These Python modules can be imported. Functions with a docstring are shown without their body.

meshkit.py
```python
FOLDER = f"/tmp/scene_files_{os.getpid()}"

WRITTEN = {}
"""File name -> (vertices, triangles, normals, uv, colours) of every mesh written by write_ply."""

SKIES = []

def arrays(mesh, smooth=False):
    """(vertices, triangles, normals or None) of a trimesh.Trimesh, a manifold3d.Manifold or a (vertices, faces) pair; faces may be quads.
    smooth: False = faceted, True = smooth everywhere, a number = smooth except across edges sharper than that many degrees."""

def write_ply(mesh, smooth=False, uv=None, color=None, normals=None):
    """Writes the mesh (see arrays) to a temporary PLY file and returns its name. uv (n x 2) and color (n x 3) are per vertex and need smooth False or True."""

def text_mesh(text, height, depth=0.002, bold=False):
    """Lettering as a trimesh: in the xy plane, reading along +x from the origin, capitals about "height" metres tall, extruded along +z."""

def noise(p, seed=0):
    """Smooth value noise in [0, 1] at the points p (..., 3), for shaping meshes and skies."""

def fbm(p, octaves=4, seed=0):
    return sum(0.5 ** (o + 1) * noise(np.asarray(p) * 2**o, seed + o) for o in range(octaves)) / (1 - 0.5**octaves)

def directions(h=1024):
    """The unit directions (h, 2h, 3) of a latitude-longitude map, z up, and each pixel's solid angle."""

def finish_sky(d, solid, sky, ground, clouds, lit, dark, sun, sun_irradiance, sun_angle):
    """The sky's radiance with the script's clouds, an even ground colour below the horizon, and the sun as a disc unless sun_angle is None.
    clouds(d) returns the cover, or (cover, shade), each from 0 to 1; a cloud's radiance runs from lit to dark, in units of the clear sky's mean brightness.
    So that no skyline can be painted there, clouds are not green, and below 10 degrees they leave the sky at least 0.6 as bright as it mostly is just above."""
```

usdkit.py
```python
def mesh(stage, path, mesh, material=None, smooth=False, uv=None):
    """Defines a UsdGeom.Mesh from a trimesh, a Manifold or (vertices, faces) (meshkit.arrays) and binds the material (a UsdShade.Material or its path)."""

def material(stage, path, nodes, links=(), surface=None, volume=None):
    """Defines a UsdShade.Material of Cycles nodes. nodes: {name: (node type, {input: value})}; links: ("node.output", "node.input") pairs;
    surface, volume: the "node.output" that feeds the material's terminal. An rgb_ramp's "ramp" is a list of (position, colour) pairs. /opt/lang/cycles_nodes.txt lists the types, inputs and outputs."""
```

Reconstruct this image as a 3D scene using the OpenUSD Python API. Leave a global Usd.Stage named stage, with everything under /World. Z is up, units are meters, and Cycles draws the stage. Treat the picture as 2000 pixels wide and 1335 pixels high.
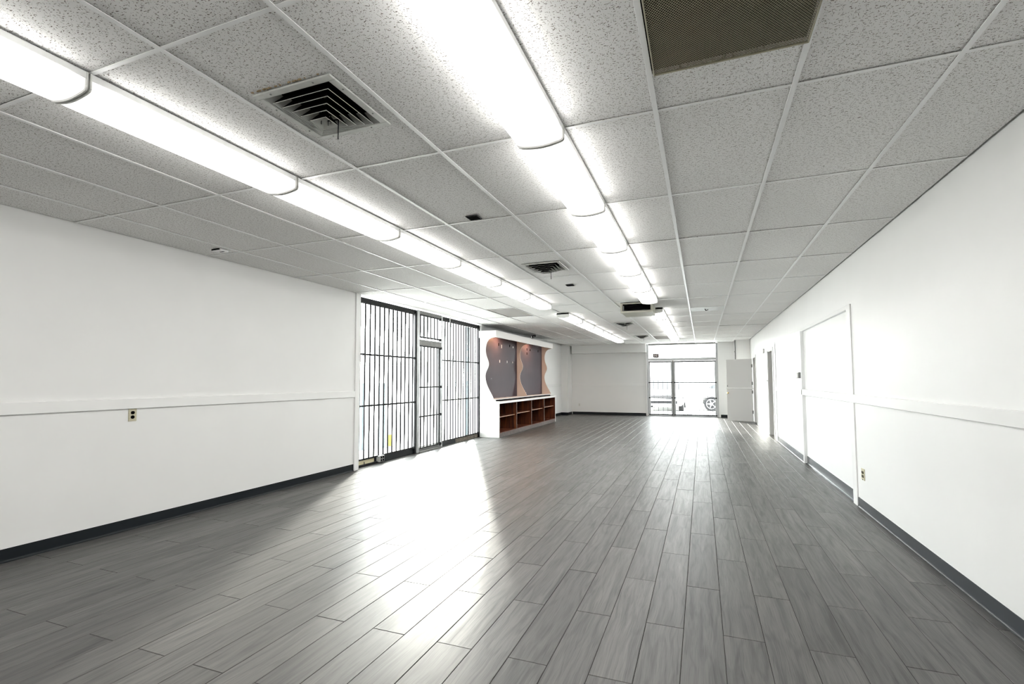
import math, random
import numpy as np, trimesh, manifold3d as m3
import usdkit, meshkit
from pxr import Usd, UsdGeom, UsdLux, UsdShade, Gf, Sdf

stage = Usd.Stage.CreateInMemory()
UsdGeom.SetStageUpAxis(stage, UsdGeom.Tokens.z)
UsdGeom.SetStageMetersPerUnit(stage, 1.0)
UsdGeom.Xform.Define(stage, '/World')
UsdGeom.Scope.Define(stage, '/World/Looks')
rnd = random.Random(7)

# ------------------------------------------------------------------ camera, sky, sun, exposure
F_PX, YAW, PITCH, ROLL, CX, CY = 963.9, 0.3715, 0.0567, -0.0026, 994.39, 686.71
CAM_Z = 1.371
cam = UsdGeom.Camera.Define(stage, '/World/Camera')
cy_, sy_, cp_, sp_ = math.cos(YAW), math.sin(YAW), math.cos(PITCH), math.sin(PITCH)
FW = np.array([-sy_*cp_, cy_*cp_, sp_]); RT0 = np.array([cy_, sy_, 0.0]); UP0 = np.cross(RT0, FW)
RT = math.cos(ROLL)*RT0 + math.sin(ROLL)*UP0; UP = -math.sin(ROLL)*RT0 + math.cos(ROLL)*UP0
cam.AddTransformOp().Set(Gf.Matrix4d(*RT, 0, *UP, 0, *(-FW), 0, 0, 0, CAM_Z, 1))
cam.CreateHorizontalApertureAttr(36.0); cam.CreateVerticalApertureAttr(36.0*1335/2000)
cam.CreateFocalLengthAttr(F_PX/2000*36)
cam.CreateHorizontalApertureOffsetAttr((1000-CX)/2000*36)
cam.CreateVerticalApertureOffsetAttr((CY-667.5)/2000*36)
cam.CreateClippingRangeAttr(Gf.Vec2f(0.05, 500))
cam.CreateExposureAttr(0.22)

SKY, SUN, SUN_ELEV, LAMP = 4.5, 520.0, 17.0, 10.4
dome = UsdLux.DomeLight.Define(stage, '/World/Sky')
dome.CreateColorAttr(Gf.Vec3f(0.96, 0.985, 1.0)); dome.CreateIntensityAttr(SKY)
sun = UsdLux.DistantLight.Define(stage, '/World/Sun')
sun.CreateColorAttr(Gf.Vec3f(1.0, 0.95, 0.87)); sun.CreateIntensityAttr(SUN); sun.CreateAngleAttr(5.5)
_az = np.array([0.42, -0.907]); _az /= np.linalg.norm(_az)
_d = np.array([_az[0]*math.cos(math.radians(SUN_ELEV)), _az[1]*math.cos(math.radians(SUN_ELEV)), -math.sin(math.radians(SUN_ELEV))])
_z = -_d; _x = np.cross([0, 0, 1.0], _z); _x /= np.linalg.norm(_x); _y = np.cross(_z, _x)
sun.AddTransformOp().Set(Gf.Matrix4d(*_x, 0, *_y, 0, *_z, 0, 0, 0, 0, 1))

# ------------------------------------------------------------------ helpers
used = {}
def numbered(parent, name):
    k = (str(parent), name); n = used.get(k, 0); used[k] = n+1
    return name if n == 0 else f'{name}_{n:03d}'
def tag(p, label=None, cat=None, group=None, kind=None):
    for k, v in (('label', label), ('category', cat), ('group', group), ('kind', kind)):
        if v: p.SetCustomDataByKey(k, v)
    return p
def thing(name, label, cat, loc=(0, 0, 0), rotz=0.0, group=None, kind=None):
    x = UsdGeom.Xform.Define(stage, '/World/' + numbered('/World', name))
    x.AddTranslateOp().Set(Gf.Vec3d(*map(float, loc)))
    if rotz: x.AddRotateZOp().Set(rotz)
    return tag(x.GetPrim(), label, cat, group, kind)
def obj(name, mesh, mat, parent=None, smooth=False, label=None, kind=None, cat=None, group=None):
    pp = '/World' if parent is None else str(parent.GetPath())
    m = usdkit.mesh(stage, pp + '/' + numbered(pp, name), mesh, mat, smooth=smooth)
    return tag(m.GetPrim(), label, cat, group, kind)
def dup(root, loc, label, rotz=0.0, group=None):
    was = root.GetCustomData()
    r = thing(root.GetName().rstrip('0123456789').rstrip('_'), label, was['category'], loc, rotz, group or was.get('group'))
    r.GetReferences().AddInternalReference(root.GetPath()); r.SetInstanceable(True)
    return r
def join(*ms):
    vs, fs, n = [], [], 0
    for m in ms:
        v, f = (m.vertices, m.faces) if hasattr(m, 'faces') else m
        vs.append(np.asarray(v, float)); fs.append(np.asarray(f) + n); n += len(v)
    return np.vstack(vs), np.vstack(fs)
# chamfered box template
_pat = np.array([(sx*(1 if a != 0 else 1), sy, sz, a) for sx in (-1, 1) for sy in (-1, 1) for sz in (-1, 1) for a in range(3)], float)
def _cpts(lo, hi, c):
    lo, hi = np.array(lo, float), np.array(hi, float); out = np.empty((24, 3))
    for i, (sx, sy, sz, a) in enumerate(_pat):
        s = np.array([sx, sy, sz]); p = np.where(s > 0, hi, lo)
        off = np.full(3, c); off[int(a)] = 0
        out[i] = p - s*off
    return out
_t = trimesh.convex.convex_hull(_cpts((-1, -1, -1), (1, 1, 1), .3))
_tv = _cpts((-1, -1, -1), (1, 1, 1), .3)
_order = [int(np.argmin(np.linalg.norm(_tv - v, axis=1))) for v in _t.vertices]
_CF = np.array(_order)[_t.faces]
_BF = np.array([[0, 1, 3], [0, 3, 2], [4, 6, 7], [4, 7, 5], [0, 4, 5], [0, 5, 1], [2, 3, 7], [2, 7, 6], [0, 2, 6], [0, 6, 4], [1, 5, 7], [1, 7, 3]])
def box(lo, hi, c=0.0):
    lo, hi = np.minimum(lo, hi), np.maximum(lo, hi)
    if c <= 0:
        v = np.array([(x, y, z) for x in (lo[0], hi[0]) for y in (lo[1], hi[1]) for z in (lo[2], hi[2])], float)
        return v, _BF.copy()
    c = min(c, 0.45*float(np.min(np.asarray(hi, float)-np.asarray(lo, float))))
    return _cpts(lo, hi, c), _CF.copy()
def prism(poly, lo, hi, axis='y'):
    """closed prism of a 2D polygon [(a,b)...]; axis y: (x,z), x: (y,z), z: (x,y)"""
    from shapely.geometry import Polygon
    pg = Polygon(poly) if not hasattr(poly, 'exterior') else poly
    m = trimesh.creation.extrude_polygon(pg, hi-lo)
    v = np.array(m.vertices); f = np.array(m.faces)
    if axis == 'y': v = np.stack([v[:, 0], v[:, 2]+lo, v[:, 1]], 1); f = f[:, ::-1]
    elif axis == 'x': v = np.stack([v[:, 2]+lo, v[:, 0], v[:, 1]], 1)
    else: v = np.stack([v[:, 0], v[:, 1], v[:, 2]+lo], 1)
    return v, f
def rod(a, b, r, n=10):
    a, b = np.array(a, float), np.array(b, float)
    m = trimesh.creation.cylinder(radius=r, segment=[a, b], sections=n)
    return np.array(m.vertices), np.array(m.faces)
def ball(c, r, sub=2, sc=(1, 1, 1)):
    m = trimesh.creation.icosphere(sub, r)
    return np.array(m.vertices)*np.array(sc) + np.array(c), np.array(m.faces)
def shift(m, d): return m[0] + np.array(d, float), m[1]
def rot_z(m, deg):
    a = math.radians(deg); R = np.array([[math.cos(a), -math.sin(a), 0], [math.sin(a), math.cos(a), 0], [0, 0, 1]])
    return m[0] @ R.T, m[1]

# ------------------------------------------------------------------ materials
def mat(name, nodes, links=(), surface='p.BSDF', volume=None):
    return usdkit.material(stage, '/World/Looks/' + name, nodes, links, surface=surface, volume=volume)
def plain(name, col, rough=0.5, metal=0.0, bump=0.0, bscale=60.0, spec=0.5, vary=0.0, vscale=2.0):
    n = {'p': ('principled_bsdf', {'base_color': col, 'roughness': rough, 'metallic': metal, 'specular_ior_level': spec})}; l = []
    if bump or vary: n['g'] = ('geometry', {})
    if bump:
        n['n'] = ('noise_texture', {'scale': bscale, 'detail': 3.0}); n['b'] = ('bump', {'strength': bump, 'distance': 0.002})
        l += [('g.position', 'n.vector'), ('n.fac', 'b.height'), ('b.normal', 'p.normal')]
    if vary:
        n['v'] = ('noise_texture', {'scale': vscale, 'detail': 5.0, 'roughness': 0.6})
        n['r'] = ('rgb_ramp', {'ramp': [(0.3, tuple(c*(1-vary) for c in col)), (0.7, tuple(min(1, c*(1+vary)) for c in col))]})
        l += [('g.position', 'v.vector'), ('v.fac', 'r.fac'), ('r.color', 'p.base_color')]
    return mat(name, n, l)
M = {}
M['wall'] = plain('wall_paint', (0.87, 0.87, 0.86), 0.38, bump=0.12, bscale=90, vary=0.015, vscale=1.2)
M['trim'] = plain('trim_paint', (0.89, 0.89, 0.88), 0.3, bump=0.04)
M['gray_trim'] = plain('grey_trim_paint', (0.62, 0.61, 0.60), 0.4)
M['base'] = plain('vinyl_base_dark', (0.009, 0.0125, 0.0155), 0.4, spec=0.25, vary=0.1)
M['base_r'] = plain('vinyl_base_grey', (0.040, 0.047, 0.054), 0.22, vary=0.06)
M['tee'] = plain('tee_white', (0.93, 0.935, 0.93), 0.35)
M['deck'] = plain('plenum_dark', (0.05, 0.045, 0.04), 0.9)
M['grout'] = plain('grout', (0.035, 0.032, 0.03), 0.9, bump=0.3)
M['black'] = plain('black_metal', (0.010, 0.010, 0.012), 0.5, spec=0.25)
M['hole'] = plain('hole_black', (0.004, 0.004, 0.004), 0.9, spec=0.02)
M['alu'] = plain('aluminium_frame', (0.50, 0.51, 0.52), 0.35, metal=0.7, bump=0.05)
M['alu_d'] = plain('aluminium_dull', (0.24, 0.24, 0.235), 0.5, metal=0.4, vary=0.15, vscale=8)
M['chrome'] = plain('steel', (0.7, 0.7, 0.7), 0.25, metal=1.0)
M['brass'] = plain('brass', (0.75, 0.5, 0.18), 0.25, metal=1.0)
M['plate'] = plain('ivory_plate', (0.56, 0.52, 0.38), 0.4, vary=0.08, vscale=60)
M['plate_w'] = plain('white_plate', (0.78, 0.78, 0.75), 0.35)
M['vent'] = plain('vent_enamel', (0.60, 0.61, 0.58), 0.4, vary=0.06, vscale=20)
M['vent_beige'] = plain('register_enamel', (0.47, 0.46, 0.39), 0.45)
M['steel_panel'] = plain('steel_panel', (0.55, 0.56, 0.55), 0.5, metal=0.6, bump=0.35, bscale=9)
M['lam_dark'] = plain('dark_laminate', (0.012, 0.011, 0.012), 0.6, spec=0.1)
M['white_lam'] = plain('white_panel', (0.84, 0.83, 0.81), 0.35)
M['beige_lam'] = plain('beige_panel', (0.66, 0.58, 0.52), 0.45)
M['kick'] = plain('worn_kick', (0.13, 0.105, 0.095), 0.6, vary=0.35, vscale=14)
M['door_p'] = plain('door_paint', (0.66, 0.655, 0.64), 0.42, bump=0.05)
M['hall'] = plain('hall_paint', (0.66, 0.60, 0.40), 0.6)
M['concrete'] = plain('concrete', (0.48, 0.475, 0.46), 0.85, bump=0.3, bscale=30, vary=0.08, vscale=3)
M['sill_stain'] = plain('stained_sill', (0.20, 0.18, 0.145), 0.8, vary=0.5, vscale=22)
M['stucco'] = plain('stucco', (0.75, 0.74, 0.71), 0.9, bump=0.4, bscale=40)
M['car_white'] = plain('car_paint_white', (0.80, 0.80, 0.80), 0.2)
M['car_silver'] = plain('car_paint_silver', (0.70, 0.71, 0.73), 0.22, metal=0.2)
M['tyre'] = plain('tyre_rubber', (0.02, 0.02, 0.022), 0.8)
M['car_glass'] = plain('car_glass_dark', (0.03, 0.035, 0.04), 0.08)
M['yellow'] = plain('yellow_paint', (0.85, 0.66, 0.05), 0.5)
M['post_grey'] = plain('post_grey_paint', (0.20, 0.24, 0.27), 0.5)
M['sign'] = plain('sign_black', (0.02, 0.012, 0.014), 0.4)
M['letters'] = plain('sign_letters', (0.8, 0.74, 0.74), 0.5)
M['insul'] = plain('duct_wrap', (0.45, 0.42, 0.33), 0.6, vary=0.3, vscale=9)

# ceiling tile: white mineral board with short worm-like fissures and pinholes
def tile_mat(name, col, dark, thr=1.0):
    n = {'g': ('geometry', {}), 'oi': ('object_info', {}),
         'off': ('combine_xyz', {}), 'o1': ('math', {'math_type': 'multiply', 'value2': 37.0}), 'add': ('vector_math', {'math_type': 'add'}),
         'wn': ('noise_texture', {'scale': 22.0, 'detail': 2.0}), 'ws': ('vector_math', {'math_type': 'scale', 'scale': 0.03}), 'wa': ('vector_math', {'math_type': 'add'}),
         'm1': ('mapping', {'scale': (21.0, 76.0, 1.0), 'rotation': (0, 0, 0.25)}), 'v1': ('voronoi_texture', {'scale': 1.0, 'randomness': 1.0, 'dimensions': '2D'}),
         'm2': ('mapping', {'scale': (84.0, 27.0, 1.0), 'rotation': (0, 0, 0.4)}), 'v2': ('voronoi_texture', {'scale': 1.0, 'randomness': 1.0, 'dimensions': '2D'}),
         'm3': ('mapping', {'scale': (75.0, 75.0, 1.0)}), 'v3': ('voronoi_texture', {'scale': 1.0, 'randomness': 1.0, 'dimensions': '2D'}),
         's1': ('map_range', {'from_min': 0.068*thr, 'from_max': 0.14*thr, 'to_min': 0.0, 'to_max': 1.0, 'clamp': True}),
         's2': ('map_range', {'from_min': 0.058*thr, 'from_max': 0.12*thr, 'to_min': 0.0, 'to_max': 1.0, 'clamp': True}),
         's3': ('map_range', {'from_min': 0.07, 'from_max': 0.13, 'to_min': 0.15, 'to_max': 1.0, 'clamp': True}),
         'mn1': ('math', {'math_type': 'minimum'}), 'mn2': ('math', {'math_type': 'minimum'}),
         'st': ('noise_texture', {'scale': 0.9, 'detail': 4.0, 'roughness': 0.6}),
         'str': ('rgb_ramp', {'ramp': [(0.35, col), (0.75, tuple(c*0.93 for c in col))]}),
         'mx': ('mix_color', {'a': dark}), 'b': ('bump', {'strength': 0.5, 'distance': 0.002}),
         'p': ('principled_bsdf', {'roughness': 0.85, 'specular_ior_level': 0.25})}
    l = [('oi.random', 'o1.value1'), ('o1.value', 'off.x'), ('g.position', 'add.vector1'), ('off.vector', 'add.vector2'),
         ('add.vector', 'wn.vector'), ('wn.color', 'ws.vector1'), ('add.vector', 'wa.vector1'), ('ws.vector', 'wa.vector2')]
    for i in '123': l += [('wa.vector', f'm{i}.vector'), (f'm{i}.vector', f'v{i}.vector'), (f'v{i}.distance', f's{i}.value')]
    l += [('s1.result', 'mn1.value1'), ('s2.result', 'mn1.value2'), ('mn1.value', 'mn2.value1'), ('s3.result', 'mn2.value2'),
          ('g.position', 'st.vector'), ('st.fac', 'str.fac'), ('mn2.value', 'mx.fac'), ('str.color', 'mx.b'), ('mx.result', 'p.base_color'),
          ('mn2.value', 'b.height'), ('b.normal', 'p.normal')]
    return mat(name, n, l)
M['tile'] = tile_mat('ceiling_tile', (0.90, 0.895, 0.88), (0.23, 0.205, 0.18))
M['tile_grey'] = plain('perforated_tile_grey', (0.36, 0.345, 0.33), 0.8, bump=0.3, bscale=150)

# wood-look porcelain planks: grain along y, each plank its own piece of timber
n = {'g': ('geometry', {}), 'oi': ('object_info', {}),
     'rs': ('math', {'math_type': 'add'}), 'rf': ('math', {'math_type': 'multiply', 'value2': 61.7}), 'rf2': ('math', {'math_type': 'multiply', 'value2': 23.3}),
     'off': ('combine_xyz', {}), 'add': ('vector_math', {'math_type': 'add'}),
     'lw': ('noise_texture', {'scale': 2.6, 'detail': 2.0}), 'lws': ('vector_math', {'math_type': 'multiply', 'vector2': (0.035, 0.25, 0.0)}), 'lwa': ('vector_math', {'math_type': 'add'}),
     'mf': ('mapping', {'scale': (240.0, 5.0, 1.0)}), 'nf': ('noise_texture', {'scale': 1.0, 'detail': 4.0, 'roughness': 0.65}),
     'mm': ('mapping', {'scale': (24.0, 1.5, 1.0)}), 'nm': ('noise_texture', {'scale': 1.0, 'detail': 3.0, 'roughness': 0.6, 'distortion': 0.6}),
     'mw': ('mapping', {'scale': (13.0, 1.3, 1.0)}), 'nw': ('noise_texture', {'scale': 1.0, 'detail': 1.0}),
     'wm': ('math', {'math_type': 'multiply', 'value2': 26.0}), 'sn': ('math', {'math_type': 'sine'}), 'sn2': ('map_range', {'from_min': 0.2, 'from_max': 1.0, 'to_min': 0.0, 'to_max': 1.0, 'clamp': True}),
     'rf_': ('rgb_ramp', {'ramp': [(0.30, (0.58, 0.58, 0.58)), (0.50, (0.98, 0.98, 0.98)), (0.8, (1.2, 1.2, 1.19))]}),
     'rm': ('rgb_ramp', {'ramp': [(0.25, (0.098, 0.099, 0.098)), (0.45, (0.172, 0.168, 0.162)), (0.62, (0.200, 0.194, 0.185)), (0.8, (0.236, 0.226, 0.212))]}),
     'rr': ('map_range', {'from_min': 0.0, 'from_max': 1.0, 'to_min': 0.44, 'to_max': 0.62}),
     'mu': ('vector_math', {'math_type': 'multiply'}), 'mu2': ('vector_math', {'math_type': 'scale'}),
     'mg': ('mix_color', {'blend_type': 'multiply', 'b': (0.74, 0.75, 0.75)}), 'mgf': ('math', {'math_type': 'multiply', 'value2': 0.8}),
     'fr': ('math', {'math_type': 'fraction'}),
     'b': ('bump', {'strength': 0.22, 'distance': 0.0012}),
     'rg': ('map_range', {'from_min': 0.25, 'from_max': 0.75, 'to_min': 0.48, 'to_max': 0.38}),
     'p': ('principled_bsdf', {'roughness': 0.36, 'specular_ior_level': 0.5})}
l = [('oi.random', 'rs.value1'), ('g.random_per_island', 'rs.value2'), ('rs.value', 'rf.value1'), ('rs.value', 'rf2.value1'), ('rf.value', 'off.x'), ('rf2.value', 'off.y'),
     ('g.position', 'add.vector1'), ('off.vector', 'add.vector2'),
     ('add.vector', 'lw.vector'), ('lw.color', 'lws.vector1'), ('add.vector', 'lwa.vector1'), ('lws.vector', 'lwa.vector2'),
     ('lwa.vector', 'mf.vector'), ('mf.vector', 'nf.vector'), ('lwa.vector', 'mm.vector'), ('mm.vector', 'nm.vector'), ('lwa.vector', 'mw.vector'), ('mw.vector', 'nw.vector'),
     ('nw.fac', 'wm.value1'), ('wm.value', 'sn.value1'), ('sn.value', 'sn2.value'), ('sn2.result', 'mgf.value1'),
     ('nf.fac', 'rf_.fac'), ('nm.fac', 'rm.fac'), ('rs.value', 'fr.value1'), ('fr.value', 'rr.value'),
     ('rm.color', 'mu.vector1'), ('rf_.color', 'mu.vector2'), ('mu.vector', 'mu2.vector1'), ('rr.result', 'mu2.scale'),
     ('mu2.vector', 'mg.a'), ('mgf.value', 'mg.fac'), ('mg.result', 'p.base_color'), ('nf.fac', 'b.height'), ('b.normal', 'p.normal'), ('nm.fac', 'rg.value'), ('rg.result', 'p.roughness')]
M['plank'] = mat('wood_look_plank', n, l)

# mahogany stained wood
n = {'g': ('geometry', {}), 'mp': ('mapping', {'scale': (30.0, 18.0, 1.6)}), 'n': ('noise_texture', {'scale': 1.0, 'detail': 4.0, 'distortion': 0.5}),
     'r': ('rgb_ramp', {'ramp': [(0.3, (0.035, 0.007, 0.004)), (0.55, (0.13, 0.032, 0.010)), (0.75, (0.27, 0.085, 0.022))]}),
     'p': ('principled_bsdf', {'roughness': 0.42})}
M['wood'] = mat('stained_wood', n, [('g.position', 'mp.vector'), ('mp.vector', 'n.vector'), ('n.fac', 'r.fac'), ('r.color', 'p.base_color')])
M['wood_edge'] = plain('worn_wood_edge', (0.20, 0.16, 0.14), 0.6, vary=0.3, vscale=25)
M['shelf_edge'] = plain('bare_shelf_edge', (0.42, 0.24, 0.15), 0.5, vary=0.2, vscale=20)
M['plum'] = plain('plum_board', (0.056, 0.044, 0.060), 0.5, spec=0.3, bump=0.15, bscale=200, vary=0.07, vscale=2.5)

def emit(name, col, strength):
    return mat(name, {'e': ('emission', {'color': col, 'strength': strength})}, surface='e.emission')
# lamp lens: the tubes inside stop short of the lens ends, so the ends give off less light
n = {'t': ('texture_coordinate', {}), 's': ('separate_xyz', {}),
     'a': ('math', {'math_type': 'absolute'}), 'r': ('map_range', {'range_type': 'smoothstep', 'from_min': 0.44, 'from_max': 0.60, 'to_min': LAMP, 'to_max': 0.45, 'clamp': True}),
     'e': ('emission', {'color': (1.0, 0.985, 0.95)})}
M['lens'] = mat('lamp_lens', n, [('t.object', 's.vector'), ('s.y', 'a.value1'), ('a.value', 'r.value'), ('r.result', 'e.strength')], surface='e.emission')
M['warm_lamp'] = emit('warm_lamp', (1.0, 0.50, 0.27), 800.0)
n = {'lw': ('layer_weight', {'blend': 0.5}), 'pw': ('math', {'math_type': 'power', 'value2': 5.0}), 'f': ('math', {'math_type': 'multiply_add', 'value2': 0.9, 'value3': 0.035}), 't': ('transparent_bsdf', {'color': (0.95, 0.97, 0.96)}), 'g': ('glossy_bsdf', {'roughness': 0.02, 'color': (1, 1, 1)}), 'm': ('mix_closure', {})}
M['pane'] = mat('window_pane', n, [('lw.facing', 'pw.value1'), ('pw.value', 'f.value1'), ('f.value', 'm.fac'), ('t.BSDF', 'm.closure1'), ('g.BSDF', 'm.closure2')], surface='m.closure')

# ------------------------------------------------------------------ the room's measures
XL, XR, YB, YF, ZC = -4.955, 1.5504, -2.6, 19.4, 2.709
XS = -5.03          # plane of the shopfront bars
TX0, TW, TL, TY0 = -0.1848, 0.6096, 1.2192, 1.2829
ZR = 3.15           # deck above the hung ceiling

# ------------------------------------------------------------------ floor
fl = thing('floor', 'grey wood-look plank floor running the length of the room', 'floor', kind='structure')
obj('grout_bed', box((-5.25, YB-0.1, -0.12), (3.4, YF+0.25, -0.0022)), M['grout'], fl, label='dark grout between the planks')
GX, PW, PL, GAP = -0.124, 0.2005, 1.2145, 0.0032
planks = []
def proj(p):
    q = np.array(p) - np.array([0, 0, CAM_Z]); z = q @ FW
    return (CX + F_PX*(q @ RT)/z, CY - F_PX*(q @ UP)/z, z)
for k in range(-26, 10):
    xa, xb = GX + k*PW, GX + (k+1)*PW
    xa, xb = max(xa, -5.14), min(xb, 1.64)
    if xb - xa < 0.02: continue
    base = 4.781 if k % 2 == 0 else 4.175
    if k == -1: base = 4.174
    for j in range(-7, 14):
        ya, yb = base + j*PL, base + (j+1)*PL
        ya, yb = max(ya, YB), min(yb, YF+0.1)
        if yb - ya < 0.05: continue
        g = GAP/2; dz = rnd.uniform(-0.0005, 0.0005)
        b = box((xa+g, ya+g, -0.012), (xb-g, yb-g, dz), 0.0016)
        c = [proj((x, y, 0)) for x, y in ((xa, ya), (xb, ya), (xb, yb), (xa, yb))]
        if min(q[2] for q in c) < 0.4: area = 0
        else:
            xs = np.clip([q[0] for q in c], 0, 2000); ys = np.clip([q[1] for q in c], 0, 1335)
            area = 0.5*abs(sum(xs[i]*ys[(i+1) % 4]-xs[(i+1) % 4]*ys[i] for i in range(4)))
        planks.append((area, b))
planks.sort(key=lambda t: -t[0])
for a, b in planks[:300]: obj('plank', b, M['plank'], fl)
obj('plank_field', join(*[b for a, b in planks[300:]]), M['plank'], fl, kind='stuff', label='planks farther off and beside the view')

# ------------------------------------------------------------------ ceiling
ce = thing('ceiling', 'suspended ceiling of white fissured tiles in a white metal grid', 'ceiling', kind='structure')
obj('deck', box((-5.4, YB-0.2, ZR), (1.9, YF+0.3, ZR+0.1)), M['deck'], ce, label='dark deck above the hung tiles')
ZT = ZC + 0.008
cols = [(TX0+k*TW, TX0+(k+1)*TW) for k in range(-8, 3)]
cols[0] = (XL+0.012, cols[0][1]); cols[-1] = (cols[-1][0], XR-0.014)
GR = (-0.165, 0.425, 1.295, 2.186)       # mesh return grille in a tile bay
skip = {}
back_tiles = []
VENTS = {(-3, 0): (-1.712, 1.885), (-3, 3): (-1.70, 5.565), (-3, 8): (-1.70, 11.95), (-3, 11): (-1.70, 15.66)}
for ci, (xa, xb) in enumerate(cols):
    k = ci - 8
    for j in range(-4, 15):
        ya, yb = TY0 + j*TL, TY0 + (j+1)*TL
        ya, yb = max(ya, YB), min(yb, YF-0.01)
        if yb - ya < 0.03: continue
        if k == 0 and j == 0: ya = GR[3]+0.004       # cut tile below the grille
        if k == -6 and j == 6: continue              # grey return tile
        if k == 0 and j == 7: ya = TY0 + 7*TL + 0.56   # steel panel bay
        if k == -2 and j == 12: continue             # far slotted grille bay
        g = 0.004
        d = rnd.uniform(-0.0015, 0.0015) + (0.006 if rnd.random() < 0.06 else 0)
        b = box((xa+g, ya+g, ZT+d), (xb-g, yb-g, ZT+d+0.016), 0.001)
        if (k, j) in VENTS:                           # tile cut out around a square vent
            vx, vy = VENTS[(k, j)]; q = 0.205
            b = join(*[box(lo, hi) for lo, hi in (((xa+g, ya+g, ZT), (xb-g, vy-q, ZT+0.016)), ((xa+g, vy+q, ZT), (xb-g, yb-g, ZT+0.016)), ((xa+g, vy-q, ZT), (vx-q, vy+q, ZT+0.016)), ((vx+q, vy-q, ZT), (xb-g, vy+q, ZT+0.016)))])
        if yb < 0.1: back_tiles.append(b)
        else: obj('tile', b, M['tile'], ce)
obj('tile_field', join(*back_tiles), M['tile'], ce, kind='stuff', label='ceiling tiles behind the viewpoint')
tw = 0.012
for k in range(-7, 3):
    x = TX0 + k*TW
    obj('main_tee', join(box((x-tw, YB, ZC), (x+tw, YF-0.01, ZC+0.0035), 0.0008), box((x-.001, YB, ZC+.002), (x+.001, YF-.01, ZC+.035))), M['tee'], ce)
back_t = []
for ci, (xa, xb) in enumerate(cols):
    for j in range(-3, 15):
        y = TY0 + j*TL
        if y > YF-0.05: continue
        b = box((xa+tw*0.9, y-tw*0.8, ZC+0.0008), (xb-tw*0.9, y+tw*0.8, ZC+0.004), 0.0008)
        if y < 0.05: back_t.append(b)
        else: obj('cross_tee', b, M['tee'], ce)
obj('cross_tee_field', join(*back_t), M['tee'], ce, kind='stuff', label='cross tees behind the viewpoint')

# ------------------------------------------------------------------ walls
def cove(axis, a, b, pos, sgn, h=0.102, toe=0.016):
    """vinyl cove base; runs a..b along axis, face at pos, sticking out in direction sgn."""
    prof = [(0, 0), (0, h), (0.0025, h), (0.004, h-0.003), (0.004, 0.022), (0.006, 0.012), (0.011, 0.005), (toe, 0.0022), (toe, 0)]
    if axis == 'y':
        return prism([(pos+sgn*p, z) for p, z in prof], a, b, 'y')
    return prism([(pos+sgn*p, z) for p, z in prof], a, b, 'x')
Y0S, Y1S = 6.21, 11.06      # shopfront opening
wl = thing('wall_left', 'white painted left wall with dark base, broken by the barred shopfront', 'wall', kind='structure')
obj('wall_panel', box((XL-0.17, YB, 0), (XL, Y0S, ZR)), M['wall'], wl)
obj('wall_panel', box((-5.27, Y1S, 0), (-5.13, YF+0.15, ZR)), M['wall'], wl)
obj('pilaster', box((-5.13, 18.75, 0), (-4.86, YF, ZR), 0.004), M['wall'], wl, label='shallow white pilaster in the far corner')
obj('lintel', box((-5.27, Y0S, ZC+0.03), (-5.0, Y1S, ZR)), M['wall'], wl)
wf = thing('wall_far', 'white far wall beside the glass doors', 'wall', kind='structure')
DX0, DX1 = -1.935, 0.555    # far glass door opening
obj('wall_panel', box((-5.13, YF, 0), (DX0, YF+0.15, ZR)), M['wall'], wf)
obj('wall_panel', box((DX1, YF, 0), (XR+0.3, YF+0.15, ZR)), M['wall'], wf)
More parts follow.
